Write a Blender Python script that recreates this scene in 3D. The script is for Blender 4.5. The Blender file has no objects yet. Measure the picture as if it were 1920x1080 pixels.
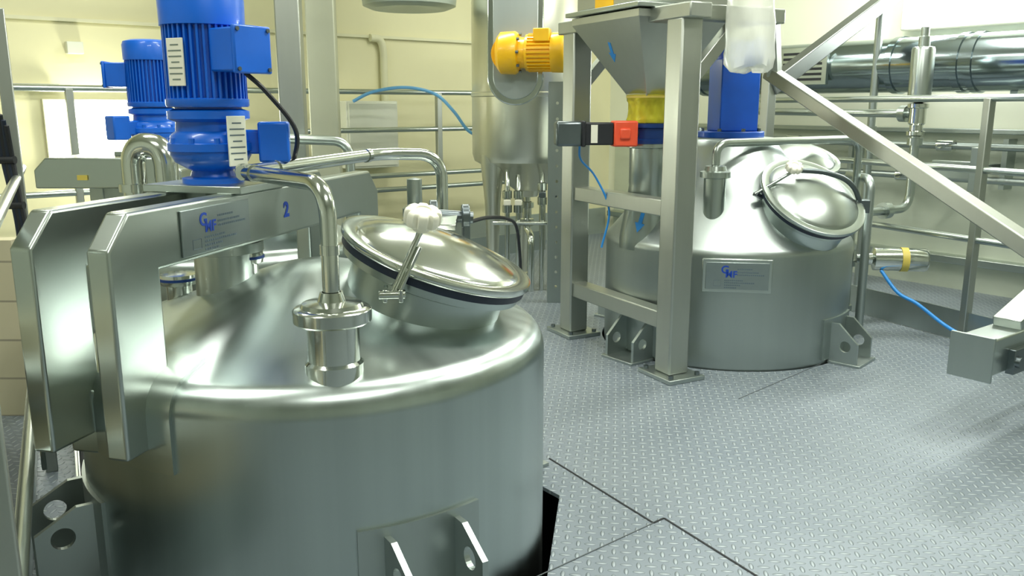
import bpy, bmesh, math, random
from mathutils import Vector as V, Matrix
random.seed(4)
S = bpy.context.scene
COL = S.collection
PI = math.pi
H = 1.16; F = 1600.0; TH = math.radians(12)
CP, SP = math.cos(TH), math.sin(TH)
W = {}

def at(px, py, Y):
    a = (px-960)/F; b = (540-py)/F
    k = Y/(CP+b*SP)
    return V((a*k, Y, H+(-SP+b*CP)*k))

def pol(c, r, deg, z=0):
    return V((c[0]+r*math.cos(math.radians(deg)), c[1]+r*math.sin(math.radians(deg)), z))

# ------------------------------------------------------------------ materials
class NT:
    def __init__(s, name):
        s.m = bpy.data.materials.new(name); s.m.use_nodes = True
        s.t = s.m.node_tree; s.b = s.t.nodes['Principled BSDF']
    def n(s, typ, **kw):
        x = s.t.nodes.new(typ)
        for k, v in kw.items(): setattr(x, k, v)
        return x
    def l(s, a, b): s.t.links.new(a, b)
    def math(s, op, a, b=None):
        x = s.n('ShaderNodeMath', operation=op)
        for i, q in enumerate((a, b)):
            if q is None: continue
            if isinstance(q, (int, float)): x.inputs[i].default_value = q
            else: s.l(q, x.inputs[i])
        return x.outputs[0]

def mat(name, col, metal=0.0, rough=0.5, var=0.08, scale=6.0, stretch=(1, 1, 1), bump=0.0, emit=None, trans=0.0, alpha=1.0, rvar=0.03, coat=0, aniso=0, radial=False):
    t = NT(name); b = t.b
    tc = t.n('ShaderNodeTexCoord'); mp = t.n('ShaderNodeMapping'); mp.inputs['Scale'].default_value = stretch
    if radial:      # streaks that follow the turning axis: upright on a wall, radial on a cone
        sx = t.n('ShaderNodeSeparateXYZ'); cx = t.n('ShaderNodeCombineXYZ'); nv = t.n('ShaderNodeVectorMath', operation='NORMALIZE')
        t.l(tc.outputs['Object'], sx.inputs[0]); t.l(sx.outputs[0], cx.inputs[0]); t.l(sx.outputs[1], cx.inputs[1])
        t.l(cx.outputs[0], nv.inputs[0]); t.l(nv.outputs[0], mp.inputs['Vector'])
    else: t.l(tc.outputs['Object'], mp.inputs['Vector'])
    nz = t.n('ShaderNodeTexNoise'); nz.inputs['Scale'].default_value = scale; nz.inputs['Detail'].default_value = 4
    t.l(mp.outputs[0], nz.inputs['Vector'])
    cr = t.n('ShaderNodeValToRGB')
    cr.color_ramp.elements[0].position = .3; cr.color_ramp.elements[1].position = .7
    cr.color_ramp.elements[0].color = tuple(max(0, c*(1-var)) for c in col)+(1,)
    cr.color_ramp.elements[1].color = tuple(min(1, c*(1+var)) for c in col)+(1,)
    t.l(nz.outputs['Fac'], cr.inputs[0]); t.l(cr.outputs[0], b.inputs['Base Color'])
    mr = t.n('ShaderNodeMapRange'); mr.inputs['From Min'].default_value = .3; mr.inputs['From Max'].default_value = .7
    mr.inputs['To Min'].default_value = max(.02, rough-rvar); mr.inputs['To Max'].default_value = min(1, rough+rvar)
    t.l(nz.outputs['Fac'], mr.inputs['Value']); t.l(mr.outputs[0], b.inputs['Roughness'])
    b.inputs['Metallic'].default_value = metal
    if bump:
        bp = t.n('ShaderNodeBump'); bp.inputs['Strength'].default_value = bump; bp.inputs['Distance'].default_value = .004
        t.l(nz.outputs['Fac'], bp.inputs['Height']); t.l(bp.outputs[0], b.inputs['Normal'])
    if emit:
        b.inputs['Emission Color'].default_value = tuple(emit[:3])+(1,); b.inputs['Emission Strength'].default_value = emit[3]
    if trans: b.inputs['Transmission Weight'].default_value = trans; b.inputs['IOR'].default_value = 1.15
    if alpha < 1: b.inputs['Alpha'].default_value = alpha
    if coat: b.inputs['Coat Weight'].default_value = coat
    if aniso:
        tg = t.n('ShaderNodeTangent', direction_type='RADIAL', axis='Z'); t.l(tg.outputs[0], b.inputs['Tangent'])
        b.inputs['Anisotropic'].default_value = aniso
    return t.m

STEEL = mat('satin_steel', (.48, .53, .50), 1, .29, .012, 10, (1, 1, 1), rvar=.006)
STEELV = mat('collar_steel', (.46, .52, .50), 1, .29, .02, 4, (1, 1, 1), rvar=.01)
BODYN = mat('brushed_tank_steel', (.455, .515, .50), 1, .31, .055, 9, (1, 1, 1), rvar=.028, aniso=.45, radial=True)
BODYF = mat('brushed_matt_tank_steel', (.44, .49, .475), 1, .39, .035, 8, (1, 1, 1), rvar=.02, aniso=.4, radial=True)
POL = mat('polished_steel', (.66, .69, .64), 1, .15, .01, 6, rvar=.006)
MATS = mat('matt_steel', (.42, .47, .455), 1, .40, .02, 6, (4, 4, .2), rvar=.012)
HOPS = mat('hopper_steel', (.52, .54, .50), 1, .36, .02, 6, (4, 4, .2), rvar=.012)
FRAMES = mat('frame_steel', (.44, .465, .42), 1, .42, .02, 10, (3, 3, .3), rvar=.01)
VESS = mat('vessel_steel', (.74, .74, .63), 1, .30, .02, 8, (1, 1, 1), rvar=.015, aniso=.4, radial=True)
DARKS = mat('dark_steel', (.17, .20, .21), 1, .35, .05, 6)
BRACE = mat('dull_brace_steel', (.22, .24, .23), 1, .40, .04, 6)
DUCTM = mat('duct_steel', (.30, .36, .38), 1, .16, .04, 3, rvar=.01)
BLUE = mat('blue_paint', (.003, .125, .64), 0, .34, .1, 7, coat=.3)
BLUED = mat('dark_blue_paint', (.003, .035, .18), 0, .4, .1, 7)
BLUEB = mat('blue_housing', (.003, .085, .50), 0, .38, .1, 7, coat=.2)
YEL = mat('yellow_paint', (.95, .52, .008), 0, .35, .1, 7, coat=.2)
YELD = mat('dull_yellow_tape', (.62, .50, .10), 0, .5, .1, 7)
YELT = mat('yellow_sleeve', (.95, .82, .06), 0, .10, .12, 18, (1, 1, .6), .3, trans=.55, alpha=.88)
RED = mat('orange_red_plastic', (.85, .10, .04), 0, .4, .08, 8)
BLK = mat('black_rubber', (.012, .014, .018), 0, .5, .2, 9)
NAVY = mat('navy_gasket', (.008, .016, .035), 0, .4, .2, 9)
WHT = mat('white_plastic', (.80, .79, .66), 0, .45, .05, 9)
CABW = mat('white_enamel', (.76, .78, .66), 0, .4, .04, 5)
BAG = mat('plastic_bag', (.90, .92, .84), 0, .22, .05, 16, (1, 1, .4), .5, trans=.4, alpha=.78)
HOSE = mat('blue_hose', (.03, .28, .75), 0, .35, .08, 9)
HOSEP = mat('pale_blue_hose', (.16, .45, .80), 0, .35, .08, 9)
CREAM = mat('cream_wall', (.74, .71, .45), 0, .7, .04, 1.5, bump=.02)
WALLR = mat('pale_wall', (.77, .79, .64), 0, .65, .03, 1.5, bump=.02)
WALLD = mat('darkened_wall', (.50, .54, .46), 0, .7, .05, 1.5)  # for the unseen walls, colour darkened so the tanks reflect darker
CEIL = mat('ceiling_paint', (.63, .65, .54), 0, .8, .03, 1.5)
WCOL = mat('cream_column_paint', (.68, .67, .46), 0, .6, .05, 4)
GCOL = mat('pale_grey_column_paint', (.48, .50, .38), .3, .5, .05, 4)
GREY = mat('grey_panel', (.42, .48, .43), .5, .4, .06, 3, (1, 1, 3))
WPAN = mat('pale_green_panel', (.54, .59, .49), .25, .4, .06, 3, (1, 1, 3))
PLATE = mat('label_plate_grey', (.33, .38, .38), 1, .36, .03, 8)
INK = mat('blue_ink', (.004, .05, .38), 0, .5, .05, 8)
INKG = mat('grey_print', (.09, .13, .16), 0, .5, .05, 8)
SEAM = mat('dark_seam', (.015, .018, .02), 0, .8, .05, 8)
SEAML = mat('faint_seam', (.13, .15, .16), .3, .6, .05, 8)
PITM = mat('pit_concrete', (.05, .055, .055), 0, .9, .1, 4)
GLOWW = mat('bright_window_pane', (1, 1, .95), 0, .4, .01, 4, emit=(1, 1, .90, 20.0))
GLOWL = mat('lamp_diffuser', (1, 1, 1), 0, .4, .01, 4, emit=(.95, 1, 1, 16.0))

def tile():
    t = NT('cream_tile'); tc = t.n('ShaderNodeTexCoord'); br = t.n('ShaderNodeTexBrick'); br.offset = 0
    sx = t.n('ShaderNodeSeparateXYZ'); cx = t.n('ShaderNodeCombineXYZ'); t.l(tc.outputs['Object'], sx.inputs[0])
    t.l(t.math('ADD', sx.outputs[0], t.math('MULTIPLY', sx.outputs[1], -1.0)), cx.inputs[0]); t.l(sx.outputs[2], cx.inputs[1])
    t.l(cx.outputs[0], br.inputs['Vector']); br.inputs['Scale'].default_value = 1
    br.inputs['Brick Width'].default_value = .2; br.inputs['Row Height'].default_value = .15; br.inputs['Mortar Size'].default_value = .004
    br.inputs['Color1'].default_value = (.58, .53, .37, 1); br.inputs['Color2'].default_value = (.62, .57, .40, 1); br.inputs['Mortar'].default_value = (.34, .31, .23, 1)
    t.l(br.outputs['Color'], t.b.inputs['Base Color']); t.b.inputs['Roughness'].default_value = .3
    return t.m
TILE = tile()

def tread():
    t = NT('tread_plate'); g = t.n('ShaderNodeNewGeometry'); sx = t.n('ShaderNodeSeparateXYZ'); t.l(g.outputs['Position'], sx.inputs[0])
    x, y = sx.outputs[0], sx.outputs[1]
    a = math.radians(38-45); sc = 1/.032
    c_, s_ = math.cos(a)*sc, math.sin(a)*sc
    u = t.math('ADD', t.math('MULTIPLY', x, c_), t.math('MULTIPLY', y, s_))
    v = t.math('SUBTRACT', t.math('MULTIPLY', y, c_), t.math('MULTIPLY', x, s_))
    iu, iv = t.math('FLOOR', u), t.math('FLOOR', v)
    fu = t.math('SUBTRACT', t.math('SUBTRACT', u, iu), .5); fv = t.math('SUBTRACT', t.math('SUBTRACT', v, iv), .5)
    par = t.math('FLOORED_MODULO', t.math('ADD', iu, iv), 2.0)
    ip = t.math('SUBTRACT', 1.0, par)
    A = t.math('ADD', t.math('MULTIPLY', fu, ip), t.math('MULTIPLY', fv, par))
    B = t.math('ADD', t.math('MULTIPLY', fv, ip), t.math('MULTIPLY', fu, par))
    d = t.math('ADD', t.math('POWER', t.math('ABSOLUTE', t.math('DIVIDE', A, .50)), 2.0), t.math('POWER', t.math('ABSOLUTE', t.math('DIVIDE', B, .19)), 2.0))
    h = t.math('MAXIMUM', t.math('SUBTRACT', 1.0, d), 0.0)
    h = t.math('POWER', h, .6)
    bp = t.n('ShaderNodeBump'); bp.inputs['Strength'].default_value = 1.0; bp.inputs['Distance'].default_value = .0048
    t.l(h, bp.inputs['Height']); t.l(bp.outputs[0], t.b.inputs['Normal'])
    nz = t.n('ShaderNodeTexNoise'); nz.inputs['Scale'].default_value = 2.2; nz.inputs['Detail'].default_value = 5
    t.l(g.outputs['Position'], nz.inputs['Vector'])
    cr = t.n('ShaderNodeValToRGB'); cr.color_ramp.elements[0].position = .3; cr.color_ramp.elements[1].position = .75
    cr.color_ramp.elements[0].color = (.20, .24, .28, 1); cr.color_ramp.elements[1].color = (.245, .285, .32, 1)
    t.l(nz.outputs['Fac'], cr.inputs[0])
    mx = t.n('ShaderNodeMix', data_type='RGBA'); t.l(h, mx.inputs['Factor'])
    t.l(cr.outputs[0], mx.inputs[6]); mx.inputs[7].default_value = (.37, .42, .45, 1)
    t.l(mx.outputs[2], t.b.inputs['Base Color'])
    t.b.inputs['Metallic'].default_value = .28; t.b.inputs['Roughness'].default_value = .44
    return t.m
TREAD = tread()

# ------------------------------------------------------------------ mesh builder
def frame(axis):
    return V(axis).normalized().to_track_quat('Z', 'Y').to_matrix()

class MB:
    def __init__(s): s.bm = bmesh.new()
    def box(s, c, size, rz=0, M=None):
        R = (M or Matrix.Rotation(rz, 3, 'Z')); c = V(c)
        vs = [s.bm.verts.new(c+R@V((sx*size[0]/2, sy*size[1]/2, sz*size[2]/2))) for sx in (-1, 1) for sy in (-1, 1) for sz in (-1, 1)]
        for f in ((0, 1, 3, 2), (4, 6, 7, 5), (0, 4, 5, 1), (2, 3, 7, 6), (0, 2, 6, 4), (1, 5, 7, 3)): s.bm.faces.new([vs[i] for i in f])
        return s
    def bar(s, p0, p1, w, h):
        p0, p1 = V(p0), V(p1); d = p1-p0; L = d.length; d.normalize()
        side = d.cross(V((0, 0, 1)))
        if side.length < 1e-4: side = V((1, 0, 0))
        side.normalize(); up = side.cross(d)
        M = Matrix((d, side, up)).transposed()
        return s.box((p0+p1)/2, (L, w, h), M=M)
    def lathe(s, prof, o=(0, 0, 0), axis=(0, 0, 1), n=48, a0=0, a1=None, closed=False):
        R = frame(axis) if tuple(axis) != (0, 0, 1) else Matrix.Identity(3); o = V(o)
        full = a1 is None; m = n if full else n+1
        rings = []
        for r, z in prof:
            if r < 1e-6: rings.append([s.bm.verts.new(o+R@V((0, 0, z)))]); continue
            ring = []
            for i in range(m):
                a = 2*PI*i/n if full else a0+(a1-a0)*i/n
                ring.append(s.bm.verts.new(o+R@V((r*math.cos(a), r*math.sin(a), z))))
            rings.append(ring)
        pairs = list(zip(rings, rings[1:]))
        if closed:
            pairs.append((rings[-1], rings[0]))
            if not full: s.bm.faces.new([r[0] for r in rings]); s.bm.faces.new([r[-1] for r in rings][::-1])
        for A, B in pairs:
            for i in range(n):
                j = (i+1) % m
                if len(A) == 1 and len(B) == 1: continue
                if len(A) == 1: s.bm.faces.new((A[0], B[i], B[j]))
                elif len(B) == 1: s.bm.faces.new((A[i], A[j], B[0]))
                else: s.bm.faces.new((A[i], A[j], B[j], B[i]))
        return s
    def cyl(s, p0, p1, r0, r1=None, n=28):
        p0, p1 = V(p0), V(p1); L = (p1-p0).length; r1 = r0 if r1 is None else r1
        return s.lathe([(0, 0), (r0, 0), (r1, L), (0, L)], p0, tuple(p1-p0), n)
    def _sweep(s, path, r, n):
        nx = (path[1]-path[0]).orthogonal().normalized(); rings = []
        for i, p in enumerate(path):
            t = (path[min(i+1, len(path)-1)]-path[max(i-1, 0)]).normalized()
            nx = (nx-t*nx.dot(t)).normalized(); ny = t.cross(nx)
            rings.append([s.bm.verts.new(p+nx*r*math.cos(2*PI*k/n)+ny*r*math.sin(2*PI*k/n)) for k in range(n)])
        for A, B in zip(rings, rings[1:]):
            for i in range(n): s.bm.faces.new((A[i], A[(i+1) % n], B[(i+1) % n], B[i]))
        s.bm.faces.new(rings[0]); s.bm.faces.new(rings[-1]); return s
    def tube(s, pts, r, f=.05, n=14):
        pts = [V(p) for p in pts]; path = [pts[0]]
        for a, p, b in zip(pts, pts[1:], pts[2:]):
            d1, d2 = (a-p), (b-p); k1 = min(f, d1.length*.48); k2 = min(f, d2.length*.48)
            q0, q1 = p+d1.normalized()*k1, p+d2.normalized()*k2
            for i in range(9):
                t = i/8
                path.append(q0*(1-t)**2+p*2*t*(1-t)*.86+(q0+q1)*t*(1-t)*.14+q1*t*t)
        path.append(pts[-1])
        return s._sweep(path, r, n)
    def curve(s, pts, r, n=8, sub=8):
        pts = [V(p) for p in pts]; q = [pts[0]*2-pts[1]]+pts+[pts[-1]*2-pts[-2]]; out = []
        for i in range(1, len(q)-2):
            for k in range(sub):
                t = k/sub; p0, p1, p2, p3 = q[i-1:i+3]
                out.append(.5*((2*p1)+(p2-p0)*t+(2*p0-5*p1+4*p2-p3)*t*t+(3*p1-p0-3*p2+p3)*t**3))
        out.append(pts[-1])
        return s._sweep(out, r, n)
    def prism(s, poly, vec):
        vec = V(vec); A = [s.bm.verts.new(V(p)) for p in poly]; B = [s.bm.verts.new(V(p)+vec) for p in poly]
        s.bm.faces.new(A); s.bm.faces.new(B[::-1])
        for i in range(len(A)):
            j = (i+1) % len(A); s.bm.faces.new((A[i], A[j], B[j], B[i]))
        return s
    def holed(s, loops):
        es = []
        for lp in loops:
            vs = [s.bm.verts.new(V(p)) for p in lp]
            for i in range(len(vs)): es.append(s.bm.edges.new((vs[i], vs[(i+1) % len(vs)])))
        bmesh.ops.triangle_fill(s.bm, use_beauty=True, use_dissolve=False, edges=es)
        return s
    def build(s, name, m, parent=None, bevel=0, solid=0, soff=0, smooth=38, seg=2):
        bmesh.ops.recalc_face_normals(s.bm, faces=s.bm.faces)
        vs = [v.co for v in s.bm.verts]
        lo = V([min(v[i] for v in vs) for i in range(3)]); hi = V([max(v[i] for v in vs) for i in range(3)])
        c = (lo+hi)/2; c.z = lo.z
        bmesh.ops.translate(s.bm, verts=s.bm.verts, vec=-c)
        me = bpy.data.meshes.new(name); s.bm.to_mesh(me); s.bm.free()
        me.materials.append(m)
        if smooth and not solid: me.shade_smooth(); me.set_sharp_from_angle(angle=math.radians(smooth))
        else: me.shade_flat()
        o = bpy.data.objects.new(name, me); COL.objects.link(o)
        W[o] = c
        if parent: o.parent = parent; o.location = c-W[parent]
        else: o.location = c
        if solid:
            md = o.modifiers.new('solid', 'SOLIDIFY'); md.thickness = solid; md.offset = soff
        if bevel:
            md = o.modifiers.new('bevel', 'BEVEL'); md.width = bevel; md.segments = seg; md.limit_method = 'ANGLE'; md.angle_limit = math.radians(40)
        return o

def tag(o, label, cat, group=None, kind=None):
    if label: o['label'] = label
    if cat: o['category'] = cat
    if group: o['group'] = group
    if kind: o['kind'] = kind
    return o
def thing(name, label, cat, loc=(0, 0, 0), group=None):
    o = bpy.data.objects.new(name, None); o.empty_display_size = .1; COL.objects.link(o)
    o.location = loc; W[o] = V(loc)
    return tag(o, label, cat, group)
def struct(name, mb, m, **k):
    o = mb.build(name, m, **k); o['kind'] = 'structure'; return o
def copy_tree(o, parent=None, skip=()):
    c = o.copy(); COL.objects.link(c); c.parent = parent
    for ch in list(o.children):
        if ch.name.split('.')[0] in skip: continue
        copy_tree(ch, c, skip)
    return c
def text(body, size, origin, xdir, ydir, m, parent, name, ext=.0006, fat=.012):
    cu = bpy.data.curves.new('t', 'FONT'); cu.body = body; cu.size = size; cu.extrude = ext; cu.resolution_u = 4; cu.offset = size*fat
    o = bpy.data.objects.new('t', cu); COL.objects.link(o)
    dg = bpy.context.evaluated_depsgraph_get(); dg.update()
    me = bpy.data.meshes.new_from_object(o.evaluated_get(dg))
    bpy.data.objects.remove(o)
    x = V(xdir).normalized(); y = V(ydir).normalized(); z = x.cross(y)
    M = Matrix((x, y, z)).transposed().to_4x4(); M.translation = V(origin)
    me.transform(M)
    b = MB(); b.bm.from_mesh(me)
    return b.build(name, m, parent, smooth=20)

# ------------------------------------------------------------------ room shell
ua = math.radians(38); U = V((math.cos(ua), math.sin(ua), 0)); N = V((math.sin(ua), -math.cos(ua), 0))
CR = V((.9, 8.0, 0)); LU, LN = 8.2, 8.6
zb, zt = -1.2, 3.1
def wallslab(name, a, b, m, inward):
    d = (b-a).normalized(); n = V(inward)
    c = (a+b)/2-n*.05; L = (b-a).length
    return struct(name, MB().box((c.x, c.y, (zb+zt)/2), (L+.2, .1, zt-zb), math.atan2(d.y, d.x)), m)
A_ = CR-U*LU; B_ = CR+N*LN; D_ = A_+N*LN
wallslab('wall_back', CR, A_, CREAM, N)
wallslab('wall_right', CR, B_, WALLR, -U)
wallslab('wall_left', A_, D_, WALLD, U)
wallslab('wall_front', B_, D_, WALLD, -N)
cc = (CR+D_)/2
struct('ceiling', MB().box((cc.x, cc.y, zt+.05), (LU+.2, LN+.2, .1), ua), CEIL)
struct('floor_lower', MB().box((cc.x, cc.y, zb-.05), (LU+.2, LN+.2, .1), ua), PITM)

T2 = V((-.514, 2.231, 0)); T1 = V((1.08, 4.265, 0)); T3 = V((-1.30, 3.80, 0))
def octo(c, ap, rot=38): return [pol(c, ap/math.cos(PI/8), rot+22.5+45*i) for i in range(8)]
def circ(c, r, n=64): return [pol(c, r, 360*i/n) for i in range(n)]
e = .002
fl = MB().holed([[CR+(-U+N)*e, A_+(U+N)*e, D_+(U-N)*e, B_+(-U-N)*e], octo(T2, .632), circ(T1, .612), octo(T3, .63)])
struct('floor', fl, TREAD, solid=.012, soff=-1)
def seam(p, q, w=.007, m=None):
    struct('trim_1', MB().bar((p[0], p[1], .0012), (q[0], q[1], .0012), w, .0016), m or SEAM)
def fp(px, py):
    b = (540-py)/F; k = H/(SP-b*CP); return V(((px-960)/F*k, (CP+b*SP)*k, 0))
seam(fp(1030, 860), fp(1225, 981), .006); seam(fp(1225, 981), fp(1245, 972), .006); seam(fp(1245, 972), fp(1440, 1094), .006)
seam(fp(1000, 1085), fp(1225, 981), .003, SEAML); seam(fp(1385, 748), fp(1545, 680), .003, SEAML)
struct('trim_2', MB().box((CR+N*4.3-U*.012)+V((0, 0, .5)), (8.4, .02, 1.0), ua-PI/2), WPAN)
struct('trim_3', MB().box((CR+N*4.3-U*.05)+V((0, 0, 1.01)), (8.4, .08, .03), ua-PI/2), MATS, bevel=.005)
struct('baseboard_right', MB().box((CR+N*4.3-U*.06)+V((0, 0, .2)), (8.4, .1, .05), ua-PI/2), STEEL, bevel=.006)
struct('baseboard_back', MB().box((CR-U*4.1+N*.012)+V((0, 0, .12)), (8.1, .02, .24), ua), GREY)
struct('trim_4', MB().box((CR-U*4.1+N*.012)+V((0, 0, 1.66)), (8.1, .02, .02), ua), WCOL)
def onback(px, z):
    best = None
    for i in range(2100):
        p = CR-U*(i*.004); q = 960+F*p.x/(p.y*CP+(H-z)*SP)
        if best is None or abs(q-px) < best[0]: best = (abs(q-px), p)
    p = best[1].copy(); p.z = z; return p
wp = onback(186, .985)
wn = struct('window_1', MB().box(wp+N*.02, (.60, .03, .44), ua), WCOL, bevel=.004)
MB().box(wp+N*.037, (.57, .006, .41), ua).build('pane', GLOWW, wn)

# ------------------------------------------------------------------ shared tank parts
def arc(cx, cz, r, a0, a1, n=8):
    return [(cx+r*math.cos(math.radians(a0+(a1-a0)*i/n)), cz+r*math.sin(math.radians(a0+(a1-a0)*i/n))) for i in range(n+1)]
def shell_patch(prof, c, a0, a1, off, th, n=18):
    out = [(r+off*nr, z+off*nz) for r, z, nr, nz in prof]; inn = [(r+(off-th)*nr, z+(off-th)*nz) for r, z, nr, nz in prof]
    return MB().lathe(out+inn[::-1], c, n=n, a0=math.radians(a0), a1=math.radians(a1), closed=True)
def lug(c, deg, root, z0, z1, hz):
    er = V((math.cos(math.radians(deg)), math.sin(math.radians(deg)), 0)); et = V((-er.y, er.x, 0))
    pw = 14
    shell_patch([(.6, z0+.02, 1, 0), (.6, z1+.02, 1, 0)], c, deg-pw, deg+pw, .009, .012).build('backing_plate', MATS, root)
    for s_ in (-1, 1):
        o = c+er*.592+et*(s_*.085)
        P2 = lambda r, z: o+er*r+V((0, 0, z))
        out = [P2(0, z0+.012), P2(.135, z0+.012), P2(.135, hz+.005), P2(.045, z1), P2(0, z1)]
        hole = [P2(.078+.026*math.cos(2*PI*i/24), hz-.012+.026*math.sin(2*PI*i/24)) for i in range(24)]
        MB().holed([out, hole]).build('lug_plate', MATS, root, solid=.014, soff=0)
    MB().box(c+er*.672+V((0, 0, z0+.006)), (.15, .2, .012), math.radians(deg)).build('foot_plate', MATS, root, bevel=.002)
def manway(root, base, axis, R, hgt, dome=.07, deep=.1, neck=.80):
    ax = V(axis).normalized(); lc = V(base)+ax*hgt
    MB().lathe([(R*neck, -hgt-deep), (R*neck, -.06), (R*.93, -.048), (R*.94, -.028), (R*.72, -.028)], lc, ax, 64).build('manway_collar', STEELV, root)
    MB().lathe([(R*.85, -.028), (R*.965, -.028), (R*.972, -.008), (R*.85, -.008)], lc, ax, 64).build('gasket', NAVY, root)
    pr = [(R*.5, -.008), (R*.985, -.008), (R*1.0, -.004), (R*1.004, .003), (R*.995, .010), (R*.96, .012), (R*.865, .009), (R*.85, .013)]
    for i in range(1, 17):
        t = i/16; pr.append((R*.85*(1-t) if i < 16 else 0, .013+dome*(1-(1-t)**2.1)))
    lid = MB().lathe(pr, lc, ax, 80).build('manway_lid', POL, root)
    return lc, ax, lid
def nameplate(root, c, xd, w, h, up=(0, 0, 1)):
    xd = V(xd).normalized(); up = V(up); nd = xd.cross(up)
    M = Matrix((xd, up, nd)).transposed(); c = V(c)
    p = MB().box(c, (w, h, .005), M=M).build('name_plate', PLATE, root, bevel=.0015)
    f = c+nd*.0028
    def pt(x, y): return f+xd*((x-.5)*w)+up*((y-.5)*h)
    text('G', h*.40, pt(.24, .60), xd, up, INK, p, 'logo_letter', fat=.022); text('MF', h*.34, pt(.31, .45), xd, up, INK, p, 'logo_letter', fat=.022)
    b = MB()
    for x0, x1, y in ((.50, .74, .76), (.50, .84, .64), (.50, .93, .545), (.30, .60, .34), (.30, .78, .25), (.30, .56, .16), (.30, .50, .07)):
        n_ = max(3, int((x1-x0)/.03))
        for i in range(n_):
            a = x0+(x1-x0)*i/n_; b.box((pt(a, y)+pt(a+(x1-x0)/n_*.75, y))/2, ((x1-x0)/n_*.75*w, h*.045, .0008), M=M)
    b.build('small_print', INKG, p)
    q = MB()
    for (x0, x1, y0, y1) in ((.13, .25, .12, .125), (.13, .25, .33, .335), (.13, .133, .12, .33), (.247, .25, .12, .33)):
        q.box((pt(x0, y0)+pt(x1, y1))/2, ((x1-x0)*w, max((y1-y0)*h, .0012), .0008), M=M)
    q.build('printed_square', INKG, p)
    return p
def knob(p, d, r, h, parent):
    R = frame(d); k = MB(); n = 112
    prf = [(.02, 0), (.44, 0), (.48, .05), (.48, .25), (.84, .27), (.96, .32), (1, .41), (1.01, .6), (1, .80), (.95, .90), (.86, .95), (.62, .97), (.42, .98), (.38, .92), (.02, .90)]
    rings = []
    for rr, z in prf:
        ring = []
        for i in range(n):
            a = 2*PI*i/n; lob = 1-.20*max(0, math.cos(8*a))**2.2 if rr > .75 else 1
            ring.append(k.bm.verts.new(V(p)+R@V((rr*r*lob*math.cos(a), rr*r*lob*math.sin(a), z*h))))
        rings.append(ring)
    for A, B in zip(rings, rings[1:]):
        for i in range(n): k.bm.faces.new((A[i], A[(i+1) % n], B[(i+1) % n], B[i]))
    k.bm.faces.new(rings[0]); k.bm.faces.new(rings[-1])
    o = k.build('knob', WHT, parent, smooth=40); o['label'] = 'white lobed plastic knob'; return o

# ------------------------------------------------------------------ near tank
c = T2
near = thing('mixing_tank', 'large stainless mixing tank closest to the camera, low domed top and bridge marked 2', 'tank', (c.x, c.y, 0))
SR = .075; zc = .530; ra = 71
sx_, sz_ = .6-SR+SR*math.cos(math.radians(ra)), zc+SR*math.sin(math.radians(ra))
def dz2(r): return sz_+(sx_-r)*.344
prof = [(0, -.78), (.12, -.77), (.52, -.62), (.58, -.58), (.6, -.53), (.6, -.1), (.6, .3), (.6, zc)]+arc(.6-SR, zc, SR, 5, ra, 12)+[(.40, dz2(.40)), (.25, dz2(.25))]+[(.12, dz2(.12)-.001), (.08, dz2(.08)-.005), (.04, dz2(.06)-.006), (0, dz2(.06)-.005)]
MB().lathe(prof, c, n=128).build('tank_body', BODYN, near, smooth=60)
bd = V((.25, .968, 0)).normalized(); bp_ = V((bd.y, -bd.x, 0))
brz = math.atan2(bd.y, bd.x)
b0 = V((-.80, 1.62, 0)); LB = 1.30
for k, off in enumerate((0, .18)):
    o = b0-bp_*(off+.026)
    P2 = lambda s_, z: o+bd*s_+V((0, 0, z))
    poly = [P2(0, .455), P2(0, .885), P2(.065, .955), P2(LB-.065, .955), P2(LB, .885), P2(LB, .485), P2(LB-.15, .485), P2(LB-.15, .825), P2(.15, .825), P2(.15, .455)]
    MB().prism(poly, bp_*.052).build('bridge_beam', STEEL, near, bevel=.007, seg=3)
pn = [(.6, .41, 1, 0), (.6, zc, 1, 0)]+[(.6-SR+SR*math.cos(math.radians(a)), zc+SR*math.sin(math.radians(a)), math.cos(math.radians(a)), math.sin(math.radians(a))) for a in (12, 24, 36, 48, 60, ra)]+[(.48, dz2(.48), .325, .946)]
for a0, a1 in ((222, 252), (50, 105)):
    shell_patch(pn, c, a0, a1, .009, .012, 20).build('saddle_plate', STEEL, near)
for off in (0, .18):
    q = b0-bp_*off+bd*.13
    MB().box(q+V((0, 0, .48)), (.02, .085, .15), brz).build('weld_plate', STEEL, near, bevel=.008)
pc = b0-bp_*.09+bd*.56
MB().box(pc+V((0, 0, .964)), (.24, .27, .018), brz).build('motor_plate', STEEL, near, bevel=.002)
MB().cyl(pc+V((0, 0, .955)), pc+V((0, 0, .70)), .035).build('agitator_shaft', POL, near)
MB().lathe([(.075, .66), (.075, .79), (.1, .795), (.1, .82), (.04, .825)], pc).build('shaft_seal', STEEL, near)
nameplate(near, b0+bd*.36+bp_*.0285+V((0, 0, .888)), bd, .27, .103)
text('2', .055, b0+bd*.67+bp_*.0268+V((0, 0, .873)), bd, (0, 0, 1), INK, near, 'painted_number', fat=.035)
nz = V((-.378, 1.745, 0)); zn = dz2((nz-c).length)
MB().lathe([(.062, zn-.03), (.062, zn+.012), (.055, zn+.018), (.055, zn+.1), (.075, zn+.104)], nz).build('nozzle', POL, near)
MB().lathe([(.04, zn+.1), (.078, zn+.1), (.082, zn+.104), (.082, zn+.128), (.078, zn+.132), (.066, zn+.134), (.062, zn+.142), (.03, zn+.146), (.024, zn+.165), (.02, zn+.165)], nz).build('flange', POL, near)
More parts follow.
